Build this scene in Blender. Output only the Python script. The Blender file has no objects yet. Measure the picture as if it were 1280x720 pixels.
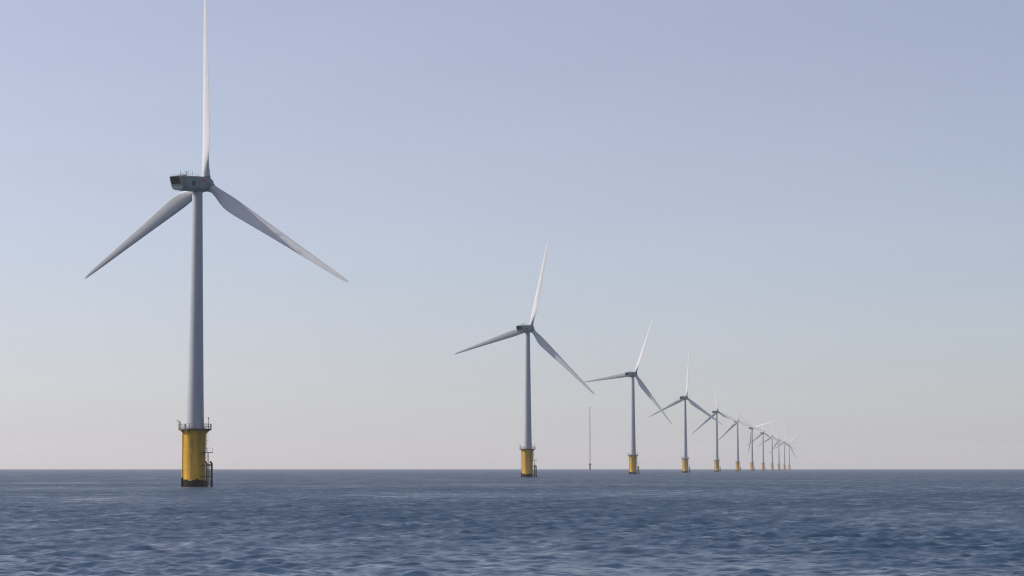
import bpy, bmesh, math, random
import numpy as np
from mathutils import Matrix, Vector

R = math.radians
PI = math.pi
sc = bpy.context.scene
col = sc.collection

# ------------------------------------------------------------ camera
FPX = 2900.0                       # focal length in pixels of a 1280 wide frame
CAM_H = 4.24
cam_data = bpy.data.cameras.new('camera')
cam_data.sensor_width = 36.0
cam_data.lens = 36.0 * FPX / 1280.0
cam_data.clip_start = 0.5
cam_data.clip_end = 60000.0
cam = bpy.data.objects.new('camera', cam_data)
col.objects.link(cam)
cam.location = (0, 0, CAM_H)
cam.rotation_euler = (R(90) + math.atan((585.2 - 360.0) / FPX), 0, 0)
sc.camera = cam

# ------------------------------------------------------------ sky, sun, exposure
SUN_BEARING = -87.0                # degrees from straight ahead, negative = left
SUN_ELEV = 34.0
sd = Vector((math.sin(R(SUN_BEARING)) * math.cos(R(SUN_ELEV)),
             math.cos(R(SUN_BEARING)) * math.cos(R(SUN_ELEV)),
             math.sin(R(SUN_ELEV))))
world = bpy.data.worlds.new('World')
sc.world = world
world.use_nodes = True
wt = world.node_tree
bg = wt.nodes['Background']
sky = wt.nodes.new('ShaderNodeTexSky')
sky.sky_type = 'NISHITA'
sky.sun_disc = False
sky.sun_elevation = R(SUN_ELEV)
sky.sun_rotation = R(SUN_BEARING)
sky.altitude = 0.0
sky.air_density = 1.0
sky.dust_density = 0.5
sky.ozone_density = 6.0
# thin even veil of high haze in front of the blue: grey light, a little brighter towards the sun
# (Henyey-Greenstein phase function of the angle to the sun)
VEIL, VEIL_G, CLEAR, VEIL_TAU = 3.25, 0.29, 0.66, 0.36


def wmath(op, a, b):
    nd = wt.nodes.new('ShaderNodeMath'); nd.operation = op
    for i, v in enumerate((a, b)):
        if isinstance(v, (int, float)): nd.inputs[i].default_value = v
        else: wt.links.new(v, nd.inputs[i])
    return nd.outputs[0]


wtc = wt.nodes.new('ShaderNodeTexCoord')
dot = wt.nodes.new('ShaderNodeVectorMath'); dot.operation = 'DOT_PRODUCT'
wt.links.new(wtc.outputs['Generated'], dot.inputs[0]); dot.inputs[1].default_value = sd
hg = wmath('SUBTRACT', 1 + VEIL_G ** 2, wmath('MULTIPLY', dot.outputs['Value'], 2 * VEIL_G))
hg = wmath('MULTIPLY', wmath('POWER', hg, -1.5), VEIL)
sepv = wt.nodes.new('ShaderNodeSeparateXYZ'); wt.links.new(wtc.outputs['Generated'], sepv.inputs[0])
airmass = wmath('DIVIDE', -VEIL_TAU, wmath('MAXIMUM', sepv.outputs['Z'], 0.02))     # thinner overhead than along the horizon
hg = wmath('MULTIPLY', hg, wmath('SUBTRACT', 1.0, wmath('EXPONENT', airmass, 0.0)))
wmp = wt.nodes.new('ShaderNodeMapping'); wmp.inputs['Scale'].default_value = (5.0, 5.0, 34.0)
wt.links.new(wtc.outputs['Generated'], wmp.inputs[0])
wnz = wt.nodes.new('ShaderNodeTexNoise'); wnz.inputs['Scale'].default_value = 1.0
wnz.inputs['Detail'].default_value = 5; wnz.inputs['Roughness'].default_value = 0.6; wnz.inputs['Distortion'].default_value = 0.4
wt.links.new(wmp.outputs[0], wnz.inputs['Vector'])
hg = wmath('MULTIPLY', hg, wmath('ADD', wmath('MULTIPLY', wnz.outputs[0], 0.14), 0.93))     # faint uneven wisps
vt = wt.nodes.new('ShaderNodeVectorMath'); vt.operation = 'SCALE'
vt.inputs[0].default_value = (1.08, 0.965, 1.055); wt.links.new(hg, vt.inputs['Scale'])
vs_ = wt.nodes.new('ShaderNodeVectorMath'); vs_.operation = 'SCALE'
wt.links.new(sky.outputs[0], vs_.inputs[0]); vs_.inputs['Scale'].default_value = CLEAR
va = wt.nodes.new('ShaderNodeVectorMath'); va.operation = 'ADD'
wt.links.new(vt.outputs[0], va.inputs[0]); wt.links.new(vs_.outputs[0], va.inputs[1])
wt.links.new(va.outputs[0], bg.inputs[0])
bg.inputs[1].default_value = 0.10

sun_data = bpy.data.lights.new('sun', 'SUN')
sun_data.energy = 5.0
sun_data.angle = R(0.5)
sun_data.color = (1.0, 0.90, 0.78)
sun = bpy.data.objects.new('sun', sun_data)
col.objects.link(sun)
sun.location = sd * 300
sun.rotation_euler = sd.to_track_quat('Z', 'Y').to_euler()

sc.view_settings.view_transform = 'Standard'
sc.view_settings.look = 'None'
sc.view_settings.gamma = 1.0
sc.view_settings.exposure = 0.0
sc.cycles.max_bounces = 8
sc.cycles.volume_bounces = 1
sc.cycles.filter_width = 1.15
sc.cycles.use_denoising = True
sc.cycles.denoising_prefilter = 'NONE'


# ------------------------------------------------------------ helpers
def tag(o, label=None, cat=None, group=None, kind=None):
    if label: o['label'] = label
    if cat: o['category'] = cat
    if group: o['group'] = group
    if kind: o['kind'] = kind
    return o


def link(name, mesh, mat=None, parent=None, loc=(0, 0, 0), rot=(0, 0, 0)):
    o = bpy.data.objects.new(name, mesh)
    col.objects.link(o)
    if mat is not None and not mesh.materials:
        mesh.materials.append(mat)
    o.parent = parent
    o.location = loc
    o.rotation_euler = rot
    return o


class MB:
    """collects vertices and faces of one mesh"""
    def __init__(self):
        self.v, self.f, self.s = [], [], []

    def add(self, vs, fs, smooth=False):
        b = len(self.v)
        self.v += [tuple(p) for p in vs]
        self.f += [tuple(i + b for i in q) for q in fs]
        self.s += [smooth] * len(fs)
        return self

    def box(self, c, d, rz=0.0):
        cx, cy, cz = c
        hx, hy, hz = d[0] / 2, d[1] / 2, d[2] / 2
        cs, sn = math.cos(rz), math.sin(rz)
        vs = []
        for z in (-hz, hz):
            for x, y in ((-hx, -hy), (hx, -hy), (hx, hy), (-hx, hy)):
                vs.append((cx + x * cs - y * sn, cy + x * sn + y * cs, cz + z))
        return self.add(vs, [(3, 2, 1, 0), (4, 5, 6, 7), (0, 1, 5, 4), (1, 2, 6, 5), (2, 3, 7, 6), (3, 0, 4, 7)])

    def lathe(self, prof, n=32, caps=True, c=(0, 0)):
        """prof: list of (radius, z) from bottom to top"""
        vs, fs = [], []
        for r, z in prof:
            for k in range(n):
                a = 2 * PI * k / n
                vs.append((c[0] + r * math.cos(a), c[1] + r * math.sin(a), z))
        for i in range(len(prof) - 1):
            for k in range(n):
                k2 = (k + 1) % n
                fs.append((i * n + k, i * n + k2, (i + 1) * n + k2, (i + 1) * n + k))
        self.add(vs, fs, True)
        if caps:
            self.add(vs[:n], [tuple(reversed(range(n)))])
            self.add(vs[-n:], [tuple(range(n))])
        return self

    def ring(self, r0, r1, z0, z1, n=40):
        """annular slab"""
        vs, fs = [], []
        for r, z in ((r0, z0), (r1, z0), (r1, z1), (r0, z1)):
            for k in range(n):
                a = 2 * PI * k / n
                vs.append((r * math.cos(a), r * math.sin(a), z))
        for q in range(4):
            q2 = (q + 1) % 4
            for k in range(n):
                k2 = (k + 1) % n
                fs.append((q * n + k, q * n + k2, q2 * n + k2, q2 * n + k))
        return self.add(vs, fs)

    def tube(self, pts, r, n=8, closed=False):
        pts = [Vector(p) for p in pts]
        m = len(pts)
        vs, fs = [], []
        for i, p in enumerate(pts):
            if closed:
                d = pts[(i + 1) % m] - pts[i - 1]
            else:
                d = pts[min(i + 1, m - 1)] - pts[max(i - 1, 0)]
            d.normalize()
            up = Vector((0, 0, 1)) if abs(d.z) < 0.95 else Vector((1, 0, 0))
            a = d.cross(up).normalized()
            b = a.cross(d).normalized()
            for k in range(n):
                t = 2 * PI * k / n
                vs.append(p + (a * math.cos(t) + b * math.sin(t)) * r)
        for i in range(m if closed else m - 1):
            j = (i + 1) % m
            for k in range(n):
                k2 = (k + 1) % n
                fs.append((i * n + k, i * n + k2, j * n + k2, j * n + k))
        self.add(vs, fs, True)
        if not closed:
            self.add(vs[:n], [tuple(range(n))])
            self.add(vs[-n:], [tuple(reversed(range(n)))])
        return self

    def mesh(self, name, mat):
        me = bpy.data.meshes.new(name)
        me.from_pydata(self.v, [], self.f)
        me.polygons.foreach_set('use_smooth', self.s)
        bm = bmesh.new(); bm.from_mesh(me)
        bmesh.ops.recalc_face_normals(bm, faces=bm.faces)
        bm.to_mesh(me); bm.free()
        me.materials.append(mat)
        me.update()
        return me


def material(name, color, rough=0.5, metal=0.0, var=0.0, scale=1.0, streak=None, spec=0.5):
    """procedural paint: base colour with soft blotches and optional vertical streaks"""
    m = bpy.data.materials.new(name)
    m.use_nodes = True
    nt = m.node_tree
    b = nt.nodes['Principled BSDF']
    b.inputs['Roughness'].default_value = rough
    b.inputs['Metallic'].default_value = metal
    b.inputs['Specular IOR Level'].default_value = spec
    b.inputs['Base Color'].default_value = (*color, 1)
    if var > 0:
        tc = nt.nodes.new('ShaderNodeTexCoord')
        mp = nt.nodes.new('ShaderNodeMapping')
        mp.inputs['Scale'].default_value = streak or (1, 1, 1)
        nz = nt.nodes.new('ShaderNodeTexNoise')
        nz.inputs['Scale'].default_value = scale
        nz.inputs['Detail'].default_value = 6
        rp = nt.nodes.new('ShaderNodeValToRGB')
        rp.color_ramp.elements[0].position = 0.3
        rp.color_ramp.elements[1].position = 0.7
        lo = [c * (1 - var) for c in color]
        hi = [min(1, c * (1 + var * 0.5)) for c in color]
        rp.color_ramp.elements[0].color = (*lo, 1)
        rp.color_ramp.elements[1].color = (*hi, 1)
        nt.links.new(tc.outputs['Object'], mp.inputs[0])
        nt.links.new(mp.outputs[0], nz.inputs['Vector'])
        nt.links.new(nz.outputs[0], rp.inputs[0])
        nt.links.new(rp.outputs[0], b.inputs['Base Color'])
    return m


M = {
    'white': material('white_paint', (0.35, 0.37, 0.41), 0.38, var=0.10, scale=0.6, streak=(1, 1, 0.12)),
    'blade': material('blade_gelcoat', (0.55, 0.56, 0.58), 0.32, var=0.06, scale=0.5),
    'nacelle': material('nacelle_shell', (0.165, 0.20, 0.21), 0.40, var=0.15, scale=0.8),
    'hub': material('hub_shell', (0.20, 0.235, 0.27), 0.40, var=0.12, scale=0.8),
    'yellow': material('yellow_paint', (0.68, 0.385, 0.025), 0.45, var=0.45, scale=0.8, streak=(1.5, 1.5, 0.15)),
    'growth': material('marine_growth', (0.014, 0.010, 0.006), 0.9, var=0.6, scale=3.0, spec=0.12),
    'dark': material('dark_grille', (0.006, 0.006, 0.007), 0.7, var=0.2, scale=4, spec=0.15),
    'frame': material('vent_frame', (0.55, 0.56, 0.57), 0.45, var=0.1, scale=2),
    'steel': material('galvanised_steel', (0.33, 0.33, 0.33), 0.5, 0.3, var=0.25, scale=3),
    'rust': material('weathered_steel', (0.075, 0.048, 0.03), 0.8, var=0.35, scale=4),
    'red': material('red_mark', (0.42, 0.06, 0.05), 0.5, var=0.15, scale=2),
    'hatch': material('dark_green_hatch', (0.018, 0.034, 0.030), 0.6, var=0.2, scale=2),
    'mast': material('mast_steel', (0.30, 0.30, 0.32), 0.6, 0.2, var=0.2, scale=2),
}

# ------------------------------------------------------------ sea
WIND = Vector((-math.sin(R(31)), -math.cos(R(31))))       # waves run towards the camera
rng = np.random.RandomState(7)


def build_sea():
    # ring radii
    rr = [1.0]
    while rr[-1] < 62:
        rr.append(rr[-1] + 1.2 + rr[-1] * 0.01)
    while rr[-1] < 9600:
        d = rr[-1]
        rr.append(d + 0.19 * (d / 90.0) ** 1.25)
    rr = np.array(rr)
    dr = np.gradient(rr)
    front = np.linspace(-R(14.6), R(14.6), 840)
    rest = np.linspace(R(14.6), 2 * PI - R(14.6), 120)[1:-1]
    th = np.concatenate([front, rest])
    dth = np.gradient(th)
    nr, nt_ = len(rr), len(th)
    RR, TH = np.meshgrid(rr, th, indexing='ij')
    X = RR * np.sin(TH)
    Y = RR * np.cos(TH)
    # coarsest local spacing decides which waves the sheet can carry
    sp = np.maximum(dr[:, None] * np.ones_like(RR), RR * dth[None, :])
    sp = sp.astype(np.float32).ravel()
    x = X.astype(np.float64).ravel(); y = Y.astype(np.float64).ravel()
    dx = np.zeros_like(x); dy = np.zeros_like(x); dz = np.zeros_like(x)
    lost = np.zeros_like(x)
    n = 120
    lam = np.exp(rng.uniform(math.log(0.5), math.log(4.8), n))
    ang0 = math.atan2(WIND.y, WIND.x)
    # gusts: slow patches where the chop is stronger or weaker
    gust = np.zeros_like(x)
    for k in range(9):
        L = rng.uniform(25, 120); a = rng.uniform(0, 2 * PI); p = rng.uniform(0, 2 * PI)
        gust += np.sin((x * math.cos(a) + y * math.sin(a) * 0.45) * 2 * PI / L + p)
    gust = 1.0 + 0.11 * gust
    gust = np.clip(gust, 0.35, 1.75)
    for L in lam:
        a = ang0 + rng.normal(0, R(24 if L > 3 else 40))
        k = 2 * PI / L
        slope = 0.031 * (1.0 if L < 2 else (2.0 / L) ** 0.6)
        amp = slope / k
        ph = rng.uniform(0, 2 * PI)
        ca, sa = math.cos(a), math.sin(a)
        w = np.clip((L / sp - 1.8) / 1.6, 0, 1)
        w = w * w * (3 - 2 * w)
        act = np.nonzero(w > 0)[0]
        lost += 0.5 * slope ** 2 * (1 - w ** 2)
        if len(act) == 0:
            continue
        t = k * (ca * x[act] + sa * y[act]) + ph
        ww = w[act] * amp * (gust[act] if L < 5 else 1.0)
        dz[act] += ww * np.cos(t)
        s = np.sin(t) * ww * 1.0
        dx[act] -= s * ca
        dy[act] -= s * sa
    co = np.stack([x + dx, y + dy, dz], axis=1)
    co = np.vstack([co, [[0, 0, 0]]]).astype(np.float32)
    lost = np.append(lost * gust, 0.0).astype(np.float32)
    gst = np.append(gust, 1.0).astype(np.float32)
    ii, jj = np.meshgrid(np.arange(nr - 1), np.arange(nt_), indexing='ij')
    j2 = (jj + 1) % nt_
    quads = np.stack([ii * nt_ + jj, (ii + 1) * nt_ + jj, (ii + 1) * nt_ + j2, ii * nt_ + j2], axis=-1).reshape(-1, 4)
    quads = quads[:, ::-1]
    nq = len(quads)
    c = nr * nt_
    j = np.arange(nt_)
    tris = np.stack([np.full(nt_, c), j, (j + 1) % nt_], axis=1)[:, ::-1]
    me = bpy.data.meshes.new('sea')
    me.vertices.add(len(co)); me.vertices.foreach_set('co', co.ravel())
    loops = np.concatenate([quads.ravel(), tris.ravel()]).astype(np.int32)
    me.loops.add(len(loops)); me.loops.foreach_set('vertex_index', loops)
    me.polygons.add(nq + len(tris))
    starts = np.concatenate([np.arange(nq) * 4, nq * 4 + np.arange(len(tris)) * 3]).astype(np.int32)
    me.polygons.foreach_set('loop_start', starts)
    me.update(calc_edges=True)
    me.polygons.foreach_set('use_smooth', np.ones(len(me.polygons), dtype=bool))
    at = me.attributes.new('unresolved', 'FLOAT', 'POINT'); at.data.foreach_set('value', lost)
    at = me.attributes.new('gust', 'FLOAT', 'POINT'); at.data.foreach_set('value', gst)
    me.validate()

    m = bpy.data.materials.new('sea_water'); m.use_nodes = True
    nt = m.node_tree; b = nt.nodes['Principled BSDF']
    b.inputs['Base Color'].default_value = (0.013, 0.041, 0.083, 1)
    b.inputs['IOR'].default_value = 1.333
    # patches of stronger and weaker chop, tens of metres across and drawn out along the crests
    def N(t): return nt.nodes.new(t)
    def mth(op, a, b=0.0):
        nd = N('ShaderNodeMath'); nd.operation = op
        for q, v in enumerate((a, b)):
            if isinstance(v, (int, float)): nd.inputs[q].default_value = v
            else: nt.links.new(v, nd.inputs[q])
        return nd.outputs[0]
    tc = N('ShaderNodeTexCoord')
    def noise(scale, detail, stretch, rough=0.55):
        mp = N('ShaderNodeMapping'); mp.vector_type = 'TEXTURE'
        mp.inputs['Rotation'].default_value = (0, 0, R(-14))
        mp.inputs['Scale'].default_value = stretch if isinstance(stretch, tuple) else (stretch, 1.0, 1.0)
        nz = N('ShaderNodeTexNoise')
        nz.inputs['Scale'].default_value = scale; nz.inputs['Detail'].default_value = detail
        nz.inputs['Roughness'].default_value = rough
        nt.links.new(tc.outputs['Object'], mp.inputs[0]); nt.links.new(mp.outputs[0], nz.inputs['Vector'])
        return nz.outputs[0]
    patch = noise(1 / 4.0, 4, (1.0, 4.5, 1.0), 0.8)
    patch = mth('ADD', mth('MULTIPLY', mth('SUBTRACT', patch, 0.5), 4.4), 0.95)
    patch = mth('MAXIMUM', mth('MINIMUM', patch, 2.2), 0.25)
    # waves too small for the sheet widen the gloss: roughness = sqrt(sqrt(2) * slope)
    a1 = N('ShaderNodeAttribute'); a1.attribute_name = 'unresolved'
    un = mth('MULTIPLY', a1.outputs['Fac'], mth('MULTIPLY', patch, patch))
    ro = mth('MULTIPLY', mth('POWER', mth('ADD', mth('MULTIPLY', un, 0.45), 0.0001), 0.25), 1.19)
    nt.links.new(ro, b.inputs['Roughness'])
    b2 = N('ShaderNodeBump'); b2.inputs['Distance'].default_value = 0.15
    nt.links.new(noise(0.6, 3, 1.4), b2.inputs['Height'])
    nt.links.new(mth('MULTIPLY', patch, 0.45), b2.inputs['Strength'])
    bp = N('ShaderNodeBump'); bp.inputs['Distance'].default_value = 0.06
    nt.links.new(noise(2.2, 5, 1.5, 0.62), bp.inputs['Height'])
    nt.links.new(mth('MULTIPLY', patch, 0.6), bp.inputs['Strength'])
    nt.links.new(b2.outputs[0], bp.inputs['Normal'])
    nt.links.new(bp.outputs[0], b.inputs['Normal'])
    o = link('sea', me, m)
    tag(o, 'dark blue choppy open sea reaching to the horizon', 'sea', kind='structure')
    return o


sea = build_sea()

# ------------------------------------------------------------ haze
HAZE_DENSITY = 6.5e-5
hz = MB().box((0, 0, 58.5), (26000, 26000, 127))
hm = bpy.data.materials.new('haze_air'); hm.use_nodes = True
ht = hm.node_tree
for nd in list(ht.nodes):
    if nd.type != 'OUTPUT_MATERIAL':
        ht.nodes.remove(nd)
pv = ht.nodes.new('ShaderNodeVolumePrincipled')
pv.inputs['Color'].default_value = (0.94, 0.94, 0.95, 1)
pv.inputs['Density'].default_value = HAZE_DENSITY
pv.inputs['Anisotropy'].default_value = 0.2
out = [nd for nd in ht.nodes if nd.type == 'OUTPUT_MATERIAL'][0]
ht.links.new(pv.outputs[0], out.inputs['Volume'])
haze = link('haze', hz.mesh('haze', hm))
tag(haze, 'thin pale sea haze over the whole wind farm', 'haze', kind='stuff')

# ------------------------------------------------------------ turbine meshes (shared)
HUB_Z = 70.0
TP_TOP = 13.0
YAW = R(90 - 31)


def blade_mesh():
    # r, chord, thickness ratio, twist, roundness (1 = circular root)
    st = [(1.1, 1.9, 1.0, 20, 1.0), (2.6, 1.9, 1.0, 20, 1.0), (4.2, 2.25, 0.75, 19, 0.6), (6.0, 2.95, 0.48, 17, 0.22),
          (7.6, 3.38, 0.36, 15, 0.05), (9.2, 3.5, 0.30, 13, 0), (11.5, 3.40, 0.27, 11.2, 0), (14, 3.16, 0.25, 9.4, 0),
          (18, 2.78, 0.23, 7.2, 0), (22, 2.42, 0.21, 5.5, 0), (27, 2.02, 0.195, 3.8, 0), (32, 1.66, 0.18, 2.5, 0),
          (37, 1.30, 0.17, 1.4, 0), (41, 0.98, 0.16, 0.6, 0), (43.3, 0.70, 0.15, 0.2, 0), (44.4, 0.42, 0.14, 0, 0), (45.0, 0.08, 0.14, 0, 0)]
    n = 28
    m = MB()
    vs, fs = [], []
    for r, c, tr, tw, rd in st:
        b = R(tw)
        cd = Vector((math.sin(b), math.cos(b)))        # towards the leading edge
        td = Vector((math.cos(b), -math.sin(b)))       # towards the pressure (upwind) side
        bend = r * math.tan(R(1.3)) + 0.3 * (r / 45) ** 2
        for k in range(n):
            t = 2 * PI * k / n
            # aerofoil: u 0 at the leading edge, 1 at the trailing edge
            u = 0.5 - 0.5 * math.cos(t)
            yt = 5 * tr * (0.2969 * math.sqrt(u) - 0.126 * u - 0.3516 * u * u + 0.2843 * u ** 3 - 0.1036 * u ** 4)
            camber = -0.09 * u * (1 - u)
            sgn = 1 if t < PI else -1
            pa = Vector(((0.32 - u) * c, (camber + sgn * yt * (0.75 if sgn > 0 else 1.0)) * c))
            pc = Vector((0.5 * c * math.cos(t), 0.5 * c * tr * math.sin(t)))
            p = pa.lerp(pc, rd)
            q = cd * p.x + td * p.y
            vs.append((q.x + bend, q.y, r))
    for i in range(len(st) - 1):
        for k in range(n):
            k2 = (k + 1) % n
            fs.append((i * n + k, i * n + k2, (i + 1) * n + k2, (i + 1) * n + k))
    m.add(vs, fs, True)
    m.add(vs[:n], [tuple(range(n))])
    m.add(vs[-n:], [tuple(range(n))])
    me = m.mesh('blade', M['blade'])
    return me


def section(x, z0, z1, w, n=32, e=5.0):
    """rounded rectangle cross section of the nacelle"""
    pts = []
    for k in range(n):
        t = 2 * PI * (k + 0.5) / n
        ct, s = math.cos(t), math.sin(t)
        y = math.copysign(abs(ct) ** (2 / e), ct) * w / 2
        z = math.copysign(abs(s) ** (2 / e), s) * (z1 - z0) / 2 + (z0 + z1) / 2
        pts.append((x, y, z))
    return pts


def nacelle_mesh():
    m = MB()
    # x of top, x of bottom is sheared so that the roof overhangs the rear
    secs = [(-8.5, -1.45, 1.88, 3.45), (-8.2, -1.5, 1.92, 3.6), (-4.5, -1.72, 1.95, 3.65), (-0.5, -1.86, 1.93, 3.65),
            (1.0, -1.82, 1.80, 3.5), (1.9, -1.70, 1.62, 3.25), (2.35, -1.5, 1.40, 2.9)]
    n = 32
    vs, fs = [], []
    for i, (x, z0, z1, w) in enumerate(secs):
        for p in section(x, z0, z1, w):
            sh = 0.0
            if i < 2:
                sh = (z1 - p[2]) / (z1 - z0) * 1.0       # rear end slopes forward towards its foot
            vs.append((p[0] + sh, p[1], p[2]))
    for i in range(len(secs) - 1):
        for k in range(n):
            k2 = (k + 1) % n
            fs.append((i * n + k, i * n + k2, (i + 1) * n + k2, (i + 1) * n + k))
    m.add(vs, fs, True)
    m.add(vs[:n], [tuple(range(n))])
    m.add(vs[-n:], [tuple(range(n))])
    return m.mesh('nacelle', M['nacelle'])


def rear_quad(m, y0, y1, f0, f1, proud, thick):
    """slab lying on the sloping rear face; f = 0 at the roof, 1 at the foot"""
    def P(y, f, off):
        z = 1.88 - f * 3.33
        return (-8.5 + f * 1.0 - off, y, z)
    vs = [P(y0, f0, proud), P(y1, f0, proud), P(y1, f1, proud), P(y0, f1, proud),
          P(y0, f0, proud - thick), P(y1, f0, proud - thick), P(y1, f1, proud - thick), P(y0, f1, proud - thick)]
    m.add(vs, [(0, 1, 2, 3), (7, 6, 5, 4), (0, 4, 5, 1), (1, 5, 6, 2), (2, 6, 7, 3), (3, 7, 4, 0)])
    return m


def hub_mesh():
    # body of revolution about +X
    prof = [(1.30, -1.55), (1.62, -1.45), (1.72, -0.9), (1.74, 0.0), (1.66, 0.6), (1.42, 1.1), (1.0, 1.42), (0.5, 1.6), (0.05, 1.65)]
    m = MB().lathe(prof, 32)
    m.v = [(z, x, y) for x, y, z in m.v]
    return m.mesh('hub', M['hub'])


MESH = {}
MESH['blade'] = blade_mesh()
MESH['nacelle'] = nacelle_mesh()
MESH['hub'] = hub_mesh()
# tower: white tapered steel tube, slightly flared at the foot
H0, H1 = TP_TOP + 0.45, HUB_Z - 1.75
tp = []
for i in range(25):
    f = i / 24
    r = 2.08 + (1.17 - 2.08) * f ** 0.86
    tp.append((r, H0 + (H1 - H0) * f))
MESH['tower'] = MB().lathe(tp, 48).mesh('tower', M['white'])
MESH['flange'] = MB().ring(1.2, 2.28, TP_TOP + 0.33, TP_TOP + 0.60, 48).mesh('tower_flange', M['white'])
SEAMS = []
for f in (0.34, 0.68):
    z = H0 + (H1 - H0) * f
    r = 2.08 + (1.17 - 2.08) * f ** 0.86
    SEAMS.append(MB().ring(r - 0.1, r + 0.025, z - 0.05, z + 0.05, 48).mesh('tower_seam', M['white']))
MESH['yaw_ring'] = MB().lathe([(1.22, H1 - 0.05), (1.42, H1 + 0.1), (1.42, H1 + 0.35)], 40).mesh('yaw_ring', M['hub'])
# door of the tower, facing the boat landing
MESH['door'] = MB().box((0, 0, 0), (0.12, 0.85, 2.1)).mesh('door', M['steel'])
# yellow transition piece
RT = 2.5
MESH['transition'] = MB().lathe([(RT, -1.0), (RT, 12.3), (RT + 0.14, 12.45), (RT + 0.14, TP_TOP - 0.02)], 56).mesh('transition_piece', M['yellow'])
mp_ = MB().lathe([(RT + 0.03, -3.0), (RT + 0.05, -0.5), (RT + 0.05, 1.1), (RT + 0.02, 1.55)], 96, caps=False)
rj = random.Random(4)
jag = [0.16 * math.sin(k * 0.33 + 1) + 0.12 * math.sin(k * 0.9) + rj.uniform(-0.14, 0.14) for k in range(96)]
mp_.v = [(x, y, z + (jag[i % 96] if i >= 288 else jag[i % 96] * 0.6 if i >= 192 else 0)) for i, (x, y, z) in enumerate(mp_.v)]
MESH['monopile'] = mp_.mesh('monopile', M['growth'])
MESH['weld'] = MB().ring(RT - 0.1, RT + 0.03, -0.05, 0.05, 56).mesh('weld_ring', M['yellow'])
# platform
RP = 3.75
MESH['deck'] = MB().ring(2.1, RP, TP_TOP, TP_TOP + 0.22, 40).mesh('platform_deck', M['rust'])
MESH['toe'] = MB().ring(RP - 0.02, RP + 0.05, TP_TOP - 0.03, TP_TOP + 0.30, 40).mesh('kick_plate', M['rust'])
MESH['post'] = MB().tube([(0, 0, 0), (0, 0, 1.2)], 0.06, 6).mesh('railing_post', M['steel'])
ringpts = [(RP * math.cos(2 * PI * k / 40), RP * math.sin(2 * PI * k / 40), 0) for k in range(40)]
MESH['rail'] = MB().tube(ringpts, 0.055, 6, True).mesh('handrail', M['steel'])
MESH['bracket'] = MB().add([(RT + 0.02, -0.05, 0), (RP - 0.15, -0.05, 0), (RT + 0.02, -0.05, -1.0),
                            (RT + 0.02, 0.05, 0), (RP - 0.15, 0.05, 0), (RT + 0.02, 0.05, -1.0)],
                           [(0, 1, 2), (5, 4, 3), (0, 3, 4, 1), (1, 4, 5, 2), (2, 5, 3, 0)]).mesh('bracket', M['yellow'])
# davit crane on the platform
cr = MB().tube([(0, 0, 0), (0, 0, 1.7)], 0.16, 10)
cr.tube([(0, 0, 1.62), (0.75, 0, 2.05)], 0.085, 8)
cr.box((0.05, 0, 1.5), (0.34, 0.3, 0.36))
cr.tube([(0.72, 0, 2.0), (0.72, 0, 1.45)], 0.02, 5)
MESH['davit'] = cr.mesh('davit_crane', M['steel'])
lp = MB().tube([(0, 0, 0), (0, 0, 2.3)], 0.06, 8)
lp.lathe([(0.13, 2.3), (0.15, 2.4), (0.15, 2.62), (0.06, 2.72)], 10)
MESH['lamp'] = lp.mesh('navigation_lamp', M['steel'])
MESH['cabinet'] = MB().box((0, 0, 0.55), (0.5, 0.9, 1.1)).mesh('cabinet', M['frame'])
# fender tubes and ladder of the boat landing; local x = outwards, y = along the wall
fd = MB().tube([(0, 0, -2.6), (0, 0, 1.35)], 0.27, 12)
MESH['fender_foot'] = fd.mesh('fender_foot', M['growth'])
fd = MB().tube([(0, 0, 1.35), (0, 0, 5.3), (-0.45, 0, 5.75)], 0.23, 12)
MESH['fender'] = fd.mesh('fender_tube', M['rust'])
fs_ = MB()
for z in (2.4, 4.9):
    for y in (-1.0, 1.0):
        fs_.tube([(2.3, y * 0.55, z), (4.1, y, z)], 0.11, 8)
fs_.tube([(4.1, -1.0, 5.15), (4.1, 1.0, 5.15)], 0.09, 8)
for q in range(9):
    fs_.tube([(4.1, -1.0, 0.5 + 0.5 * q), (4.1, 1.0, 0.5 + 0.5 * q)], 0.055, 6)
fs_.tube([(4.1, 0, 0.4), (4.1, 0, 5.1)], 0.07, 6)
fs_.tube([(4.1, -1.0, 2.3), (4.1, -1.0, 5.2)], 0.10, 8)
fs_.tube([(4.1, 1.0, 2.3), (4.1, 1.0, 5.2)], 0.10, 8)
MESH['strut'] = fs_.mesh('landing_strut', M['rust'])
ld = MB()
for y in (-0.28, 0.28):
    ld.tube([(3.7, y, -2.0), (3.7, y, 7.75)], 0.06, 6)
    ld.tube([(3.05, y, 7.85), (3.05, y, TP_TOP + 1.2)], 0.05, 6)
z = -0.6
while z < TP_TOP:
    xx = 3.7 if z < 7.7 else 3.05
    ld.tube([(xx, -0.28, z), (xx, 0.28, z)], 0.03, 5)
    z += 0.3
for z in (3.4, 6.6):
    ld.tube([(2.4, 0, z), (3.7, 0, z)], 0.05, 6)
for z in (10.0, 12.0):
    ld.tube([(2.4, 0, z), (3.05, 0, z)], 0.05, 6)
MESH['ladder'] = ld.mesh('ladder', M['yellow'])
cg = MB()
for z in (9.8, 10.6, 11.4, 12.2):
    pts = [(3.05 + 0.62 * math.sin(PI * q / 8), 0.38 * math.cos(PI * q / 8), z) for q in range(9)]
    cg.tube(pts, 0.025, 5)
for q in (2, 4, 6):
    cg.tube([(3.05 + 0.62 * math.sin(PI * q / 8), 0.38 * math.cos(PI * q / 8), 9.8),
             (3.05 + 0.62 * math.sin(PI * q / 8), 0.38 * math.cos(PI * q / 8), 12.2)], 0.02, 5)
MESH['cage'] = cg.mesh('ladder_cage', M['yellow'])
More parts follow.
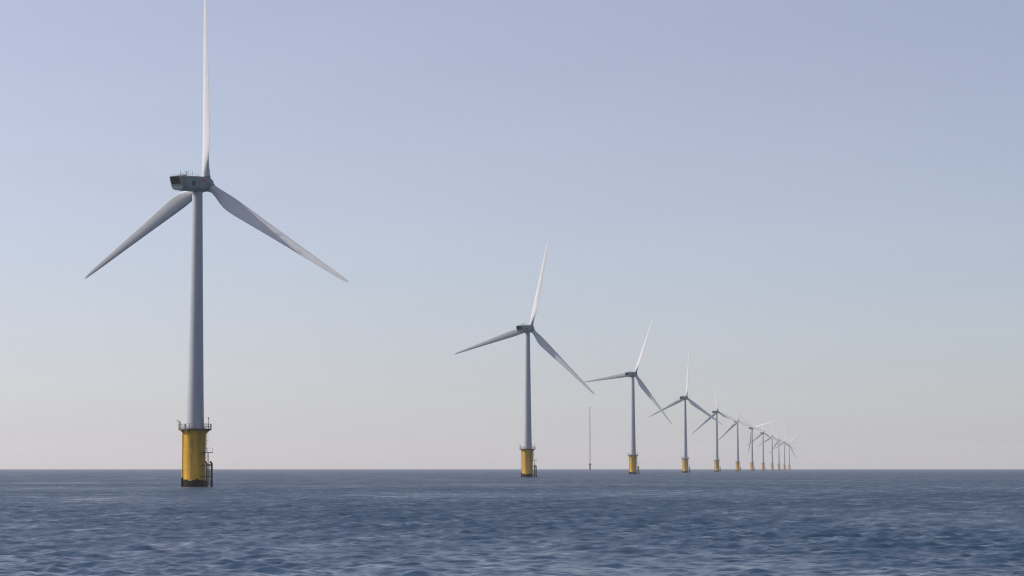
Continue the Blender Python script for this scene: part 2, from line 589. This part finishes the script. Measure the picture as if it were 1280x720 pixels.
MESH['rest'] = MB().box((3.4, 0, 7.8), (1.9, 2.0, 0.16)).mesh('rest_platform', M['rust'])
rr_ = MB()
for x in (2.75, 4.3):
    for y in (-0.95, 0.95):
        rr_.tube([(x, y, 7.88), (x, y, 8.9)], 0.035, 5)
for y in (-0.95, 0.95):
    rr_.tube([(2.75, y, 8.85), (4.3, y, 8.85)], 0.035, 5)
rr_.tube([(4.3, -0.95, 8.85), (4.3, 0.95, 8.85)], 0.035, 5)
MESH['rest_rail'] = rr_.mesh('rest_railing', M['steel'])
# cable tube down the other flank
MESH['jtube'] = MB().tube([(0, 0, 1.5), (0, 0, 12.6)], 0.19, 12).mesh('cable_tube', M['yellow'])
MESH['jfoot'] = MB().tube([(0, 0, -2.6), (0, 0, 2.1)], 0.30, 12).mesh('cable_tube_foot', M['growth'])
# nacelle details
MESH['vent'] = rear_quad(MB(), -1.42, 1.42, 0.07, 0.60, 0.03, 0.06).mesh('rear_vent', M['dark'])  # flat slab; shade of the vent recess is put into its near-black colour
MESH['slat'] = rear_quad(MB(), -1.36, 1.36, 0.0, 0.022, 0.08, 0.05).mesh('slat', M['hatch'])
fr = MB()
rear_quad(fr, -1.60, 1.60, 0.035, 0.07, 0.09, 0.12)
rear_quad(fr, -1.60, 1.60, 0.60, 0.635, 0.09, 0.12)
rear_quad(fr, -1.60, -1.42, 0.07, 0.60, 0.09, 0.12)
rear_quad(fr, 1.42, 1.60, 0.07, 0.60, 0.09, 0.12)
MESH['vent_frame'] = fr.mesh('vent_frame', M['nacelle'])
MESH['side_hatch'] = MB().box((0, 0, 0), (1.15, 0.05, 1.15)).mesh('side_hatch', M['hatch'])
MESH['mark'] = MB().add([(-1.0, -0.012, -0.22), (0.6, -0.012, -0.22), (1.0, -0.012, 0.22), (-0.6, -0.012, 0.22),
                         (-1.0, 0.012, -0.22), (0.6, 0.012, -0.22), (1.0, 0.012, 0.22), (-0.6, 0.012, 0.22)],
                        [(0, 1, 2, 3), (7, 6, 5, 4), (0, 4, 5, 1), (1, 5, 6, 2), (2, 6, 7, 3), (3, 7, 4, 0)]).mesh('red_mark', M['red'])
MESH['ant'] = MB().tube([(0, 0, 0), (0, 0, 1.45)], 0.045, 6).mesh('antenna', M['steel'])
ws = MB().tube([(0, 0, 0), (0, 0, 1.2)], 0.06, 6)
ws.tube([(0, -0.5, 0.95), (0, 0.5, 0.95)], 0.04, 6)
for y in (-0.5, 0.5):
    ws.tube([(0, y, 0.95), (0, y, 1.3)], 0.05, 6)
MESH['sensor'] = ws.mesh('wind_sensor', M['dark'])
rf = MB()
for y in (-1.3, 1.3):
    rf.tube([(-7.9, y, 2.38), (-1.0, y, 2.38)], 0.03, 5)
    for x in (-7.9, -5.6, -3.3, -1.0):
        rf.tube([(x, y, 1.86), (x, y, 2.38)], 0.03, 5)
MESH['roof_rail'] = rf.mesh('roof_rail', M['steel'])
MESH['hatchlid'] = MB().box((-5.6, 0, 2.02), (1.6, 1.2, 0.22)).mesh('roof_hatch', M['nacelle'])
seam = section(0, -1.785, 1.985, 3.70)
MESH['shell_seam'] = MB().tube(seam, 0.03, 5, True).mesh('shell_seam', M['hub'])
MESH['collar'] = MB().lathe([(1.06, 1.55), (1.10, 1.6), (1.10, 1.95), (1.04, 2.0)], 28).mesh('blade_collar', M['hub'])

TILT = R(7.0)
LAND = R(-28)           # azimuth of the boat landing (right, a little towards the viewer)


def make_turbine(loc, psi, yaw, detail, label, group):
    root = bpy.data.objects.new('wind_turbine', None)
    col.objects.link(root)
    root.empty_display_size = 3
    root.location = loc
    tag(root, label, 'wind turbine', group)
    P = lambda name, key, parent=root, loc=(0, 0, 0), rz=0.0: link(name, MESH[key], None, parent, loc, (0, 0, rz))
    P('monopile', 'monopile')
    tpc = P('transition_piece', 'transition')
    if detail:
        for z in (4.6, 8.4):
            P('weld_ring', 'weld', tpc, (0, 0, z))
        for k in range(8):
            P('bracket', 'bracket', tpc, (0, 0, TP_TOP), 2 * PI * (k + 0.5) / 8)
    tw = P('tower', 'tower')
    P('tower_flange', 'flange', tw)
    if detail:
        for s in SEAMS:
            link('tower_seam', s, None, tw)
        P('door', 'door', tw, (2.05 * math.cos(LAND), 2.05 * math.sin(LAND), TP_TOP + 1.7), LAND)
    P('yaw_ring', 'yaw_ring', tw)
    pl = P('platform', 'deck')
    P('kick_plate', 'toe', pl)
    for z in ((0.78, 1.38) if detail else (1.38,)):
        P('handrail', 'rail', pl, (0, 0, TP_TOP + z))
    npost = 20 if detail else 10
    for k in range(npost):
        a = 2 * PI * (k + 0.3) / npost
        P('railing_post', 'post', pl, (RP * math.cos(a), RP * math.sin(a), TP_TOP + 0.18))
    P('davit_crane', 'davit', root, (-3.35, -0.9, TP_TOP + 0.2), R(172))
    P('navigation_lamp', 'lamp', root, (3.2, -1.0, TP_TOP + 0.2))
    if detail:
        P('cabinet', 'cabinet', root, (-2.2, -2.35, TP_TOP + 0.2), R(45))
    bl = P('boat_landing', 'strut', root, (0, 0, 0), LAND)
    for y in (-1.0, 1.0):
        t = P('fender_tube', 'fender', bl, (4.1, y, 0))
        P('fender_foot', 'fender_foot', bl, (4.1, y, 0))
    la = P('ladder', 'ladder', root, (0, 0, 0), LAND)
    if detail:
        P('ladder_cage', 'cage', la)
        P('rest_railing', 'rest_rail', la)
    P('rest_platform', 'rest', la)
    for a in (R(186), R(100)):
        jt = P('cable_tube', 'jtube', root, ((RT + 0.24) * math.cos(a), (RT + 0.24) * math.sin(a), 0))
        P('cable_tube_foot', 'jfoot', jt)
    na = P('nacelle', 'nacelle', root, (0, 0, HUB_Z), yaw)
    na.rotation_euler = (0, -R(4.8), yaw)
    na.scale = (0.97, 0.94, 0.94)
    v = P('rear_vent', 'vent', na)
    if detail:
        P('vent_frame', 'vent_frame', na)
        for k in range(5):
            f = 0.13 + 0.09 * k
            P('slat', 'slat', na, (f * 1.0, 0, -f * 3.33))
        P('side_hatch', 'side_hatch', na, (-3.6, -1.83, 0.05))
        P('side_hatch', 'side_hatch', na, (-3.6, 1.83, 0.05))
        P('red_mark', 'mark', na, (0.5, -1.81, 0.75))
        P('red_mark', 'mark', na, (0.5, 1.81, 0.75))
        P('antenna', 'ant', na, (-7.3, -0.9, 1.85))
        P('antenna', 'ant', na, (-1.0, 0.6, 1.85))
        P('wind_sensor', 'sensor', na, (-5.0, -0.9, 1.85))
        P('roof_rail', 'roof_rail', na)
        P('roof_hatch', 'hatchlid', na)
        P('shell_seam', 'shell_seam', na, (-6.6, 0, 0))
        P('shell_seam', 'shell_seam', na, (-1.6, 0, -0.03))
    base = Matrix.Rotation(yaw, 4, 'Z') @ Matrix.Rotation(-TILT, 4, 'Y')
    rot = Matrix.Translation((0, 0, HUB_Z)) @ base @ Matrix.Translation((3.2, 0, -0.1))
    hb = P('hub', 'hub'); hb.matrix_local = rot
    for k in range(3):
        mloc = rot @ Matrix.Rotation(R(psi + 120 * k), 4, 'X')
        b = P('blade', 'blade')
        b.matrix_local = mloc @ Matrix.Rotation(R(-16), 4, 'Z')
        c = P('blade_collar', 'collar'); c.matrix_local = mloc
    return root


# tower x in the 1280 wide photograph, rotor position
ROW = [(244.4, 2.5), (659.3, 15), (790.8, 23), (856.0, 6), (895.3, -6), (921.3, -10), (939.2, 74),
       (953.0, -4), (964.2, 0), (972.6, -20), (979.6, 2), (985.6, 35)]
LABELS = [
    'nearest and tallest white wind turbine on a thick yellow base, one blade pointing straight up',
    'second nearest white wind turbine, standing alone between the nearest one and the thin mast',
    'third nearest white wind turbine, the first one right of the thin lattice mast',
    'fourth white wind turbine of the row counted from the nearest one',
    'fifth white wind turbine of the row counted from the nearest one',
    'sixth turbine of the row counted from the nearest one, blades nearly touching its neighbours',
    'seventh turbine of the row, one blade pointing right and one straight down its tower',
    'eighth small distant turbine of the row, fifth from its far end',
    'ninth small distant turbine of the row, fourth from its far end',
    'tenth faint distant turbine of the row, third from its far end',
    'eleventh faint distant turbine, last but one at the far right end of the row',
    'farthest and faintest wind turbine at the far right end of the row',
]
for i, (px, psi) in enumerate(ROW):
    d = FPX * (0.1846 + 0.189 * i + (0.0045 if i == 1 else 0.0))
    make_turbine(((px - 640) * d / FPX, d, 0), psi, YAW + R([0, 2, -2, 1, 0, 2, -1, 0, 1, 0, -1, 1][i]), i < 4,
                 LABELS[i], 'wind turbines standing in a row in the sea')


# ------------------------------------------------------------ meteorological mast
def make_mast(loc):
    root = bpy.data.objects.new('lattice_mast', None)
    col.objects.link(root)
    root.location = loc
    tag(root, 'thin grey lattice mast standing alone in the sea behind the turbines', 'mast')
    link('monopile', MB().lathe([(1.55, -3), (1.55, 10.5)], 24).mesh('mast_pile', M['rust']), None, root)
    pl = link('platform', MB().lathe([(1.6, 10.2), (3.6, 10.9), (3.6, 11.2)], 20).mesh('mast_platform', M['rust']), None, root)
    pp = [(3.5 * math.cos(2 * PI * k / 16), 3.5 * math.sin(2 * PI * k / 16), 12.3) for k in range(16)]
    link('handrail', MB().tube(pp, 0.06, 5, True).mesh('mast_rail', M['steel']), None, pl)
    for k in range(8):
        a = 2 * PI * k / 8
        link('railing_post', MESH['post'], None, pl, (3.5 * math.cos(a), 3.5 * math.sin(a), 11.15))
    link('cabinet', MB().box((0, 0, 12.4), (2.6, 2.2, 2.4)).mesh('mast_cabinet', M['mast']), None, root)
    top, z0 = 116.0, 11.2
    rad = lambda z: 1.75 - 1.25 * (z - z0) / (top - z0)
    corner = lambda q, z: Vector((rad(z) * math.cos(2 * PI * q / 3 + 0.4), rad(z) * math.sin(2 * PI * q / 3 + 0.4), z))
    lvl = [z0 + (top - z0) * k / 42 for k in range(43)]
    for q in range(3):
        link('mast_leg', MB().tube([corner(q, z0), corner(q, top)], 0.19, 6).mesh('mast_leg', M['mast']), None, root)
        br = MB()
        for k in range(42):
            a, b = (q, (q + 1) % 3) if k % 2 else ((q + 1) % 3, q)
            br.tube([corner(a, lvl[k]), corner(b, lvl[k + 1])], 0.09, 4)
            br.tube([corner(q, lvl[k]), corner((q + 1) % 3, lvl[k])], 0.05, 4)
        link('bracing', br.mesh('mast_bracing', M['mast']), None, root)
    for z, L in ((26, 5.5), (70, 6.0), (92, 4.0), (114, 3.0)):
        for a in (0.4, 0.4 + 2 * PI / 3, 0.4 + 4 * PI / 3):
            bm_ = MB().tube([(0, 0, z), (L * math.cos(a), L * math.sin(a), z)], 0.09, 5)
            bm_.tube([(L * math.cos(a), L * math.sin(a), z - 0.2), (L * math.cos(a), L * math.sin(a), z + 0.9)], 0.12, 5)
            link('sensor_boom', bm_.mesh('sensor_boom', M['mast']), None, root)
    link('lightning_rod', MB().tube([(0, 0, top - 0.5), (0, 0, top + 3)], 0.06, 5).mesh('lightning_rod', M['mast']), None, root)


dm = FPX * 112.0 / 76.5
make_mast(((737.2 - 640) * dm / FPX, dm, 0))
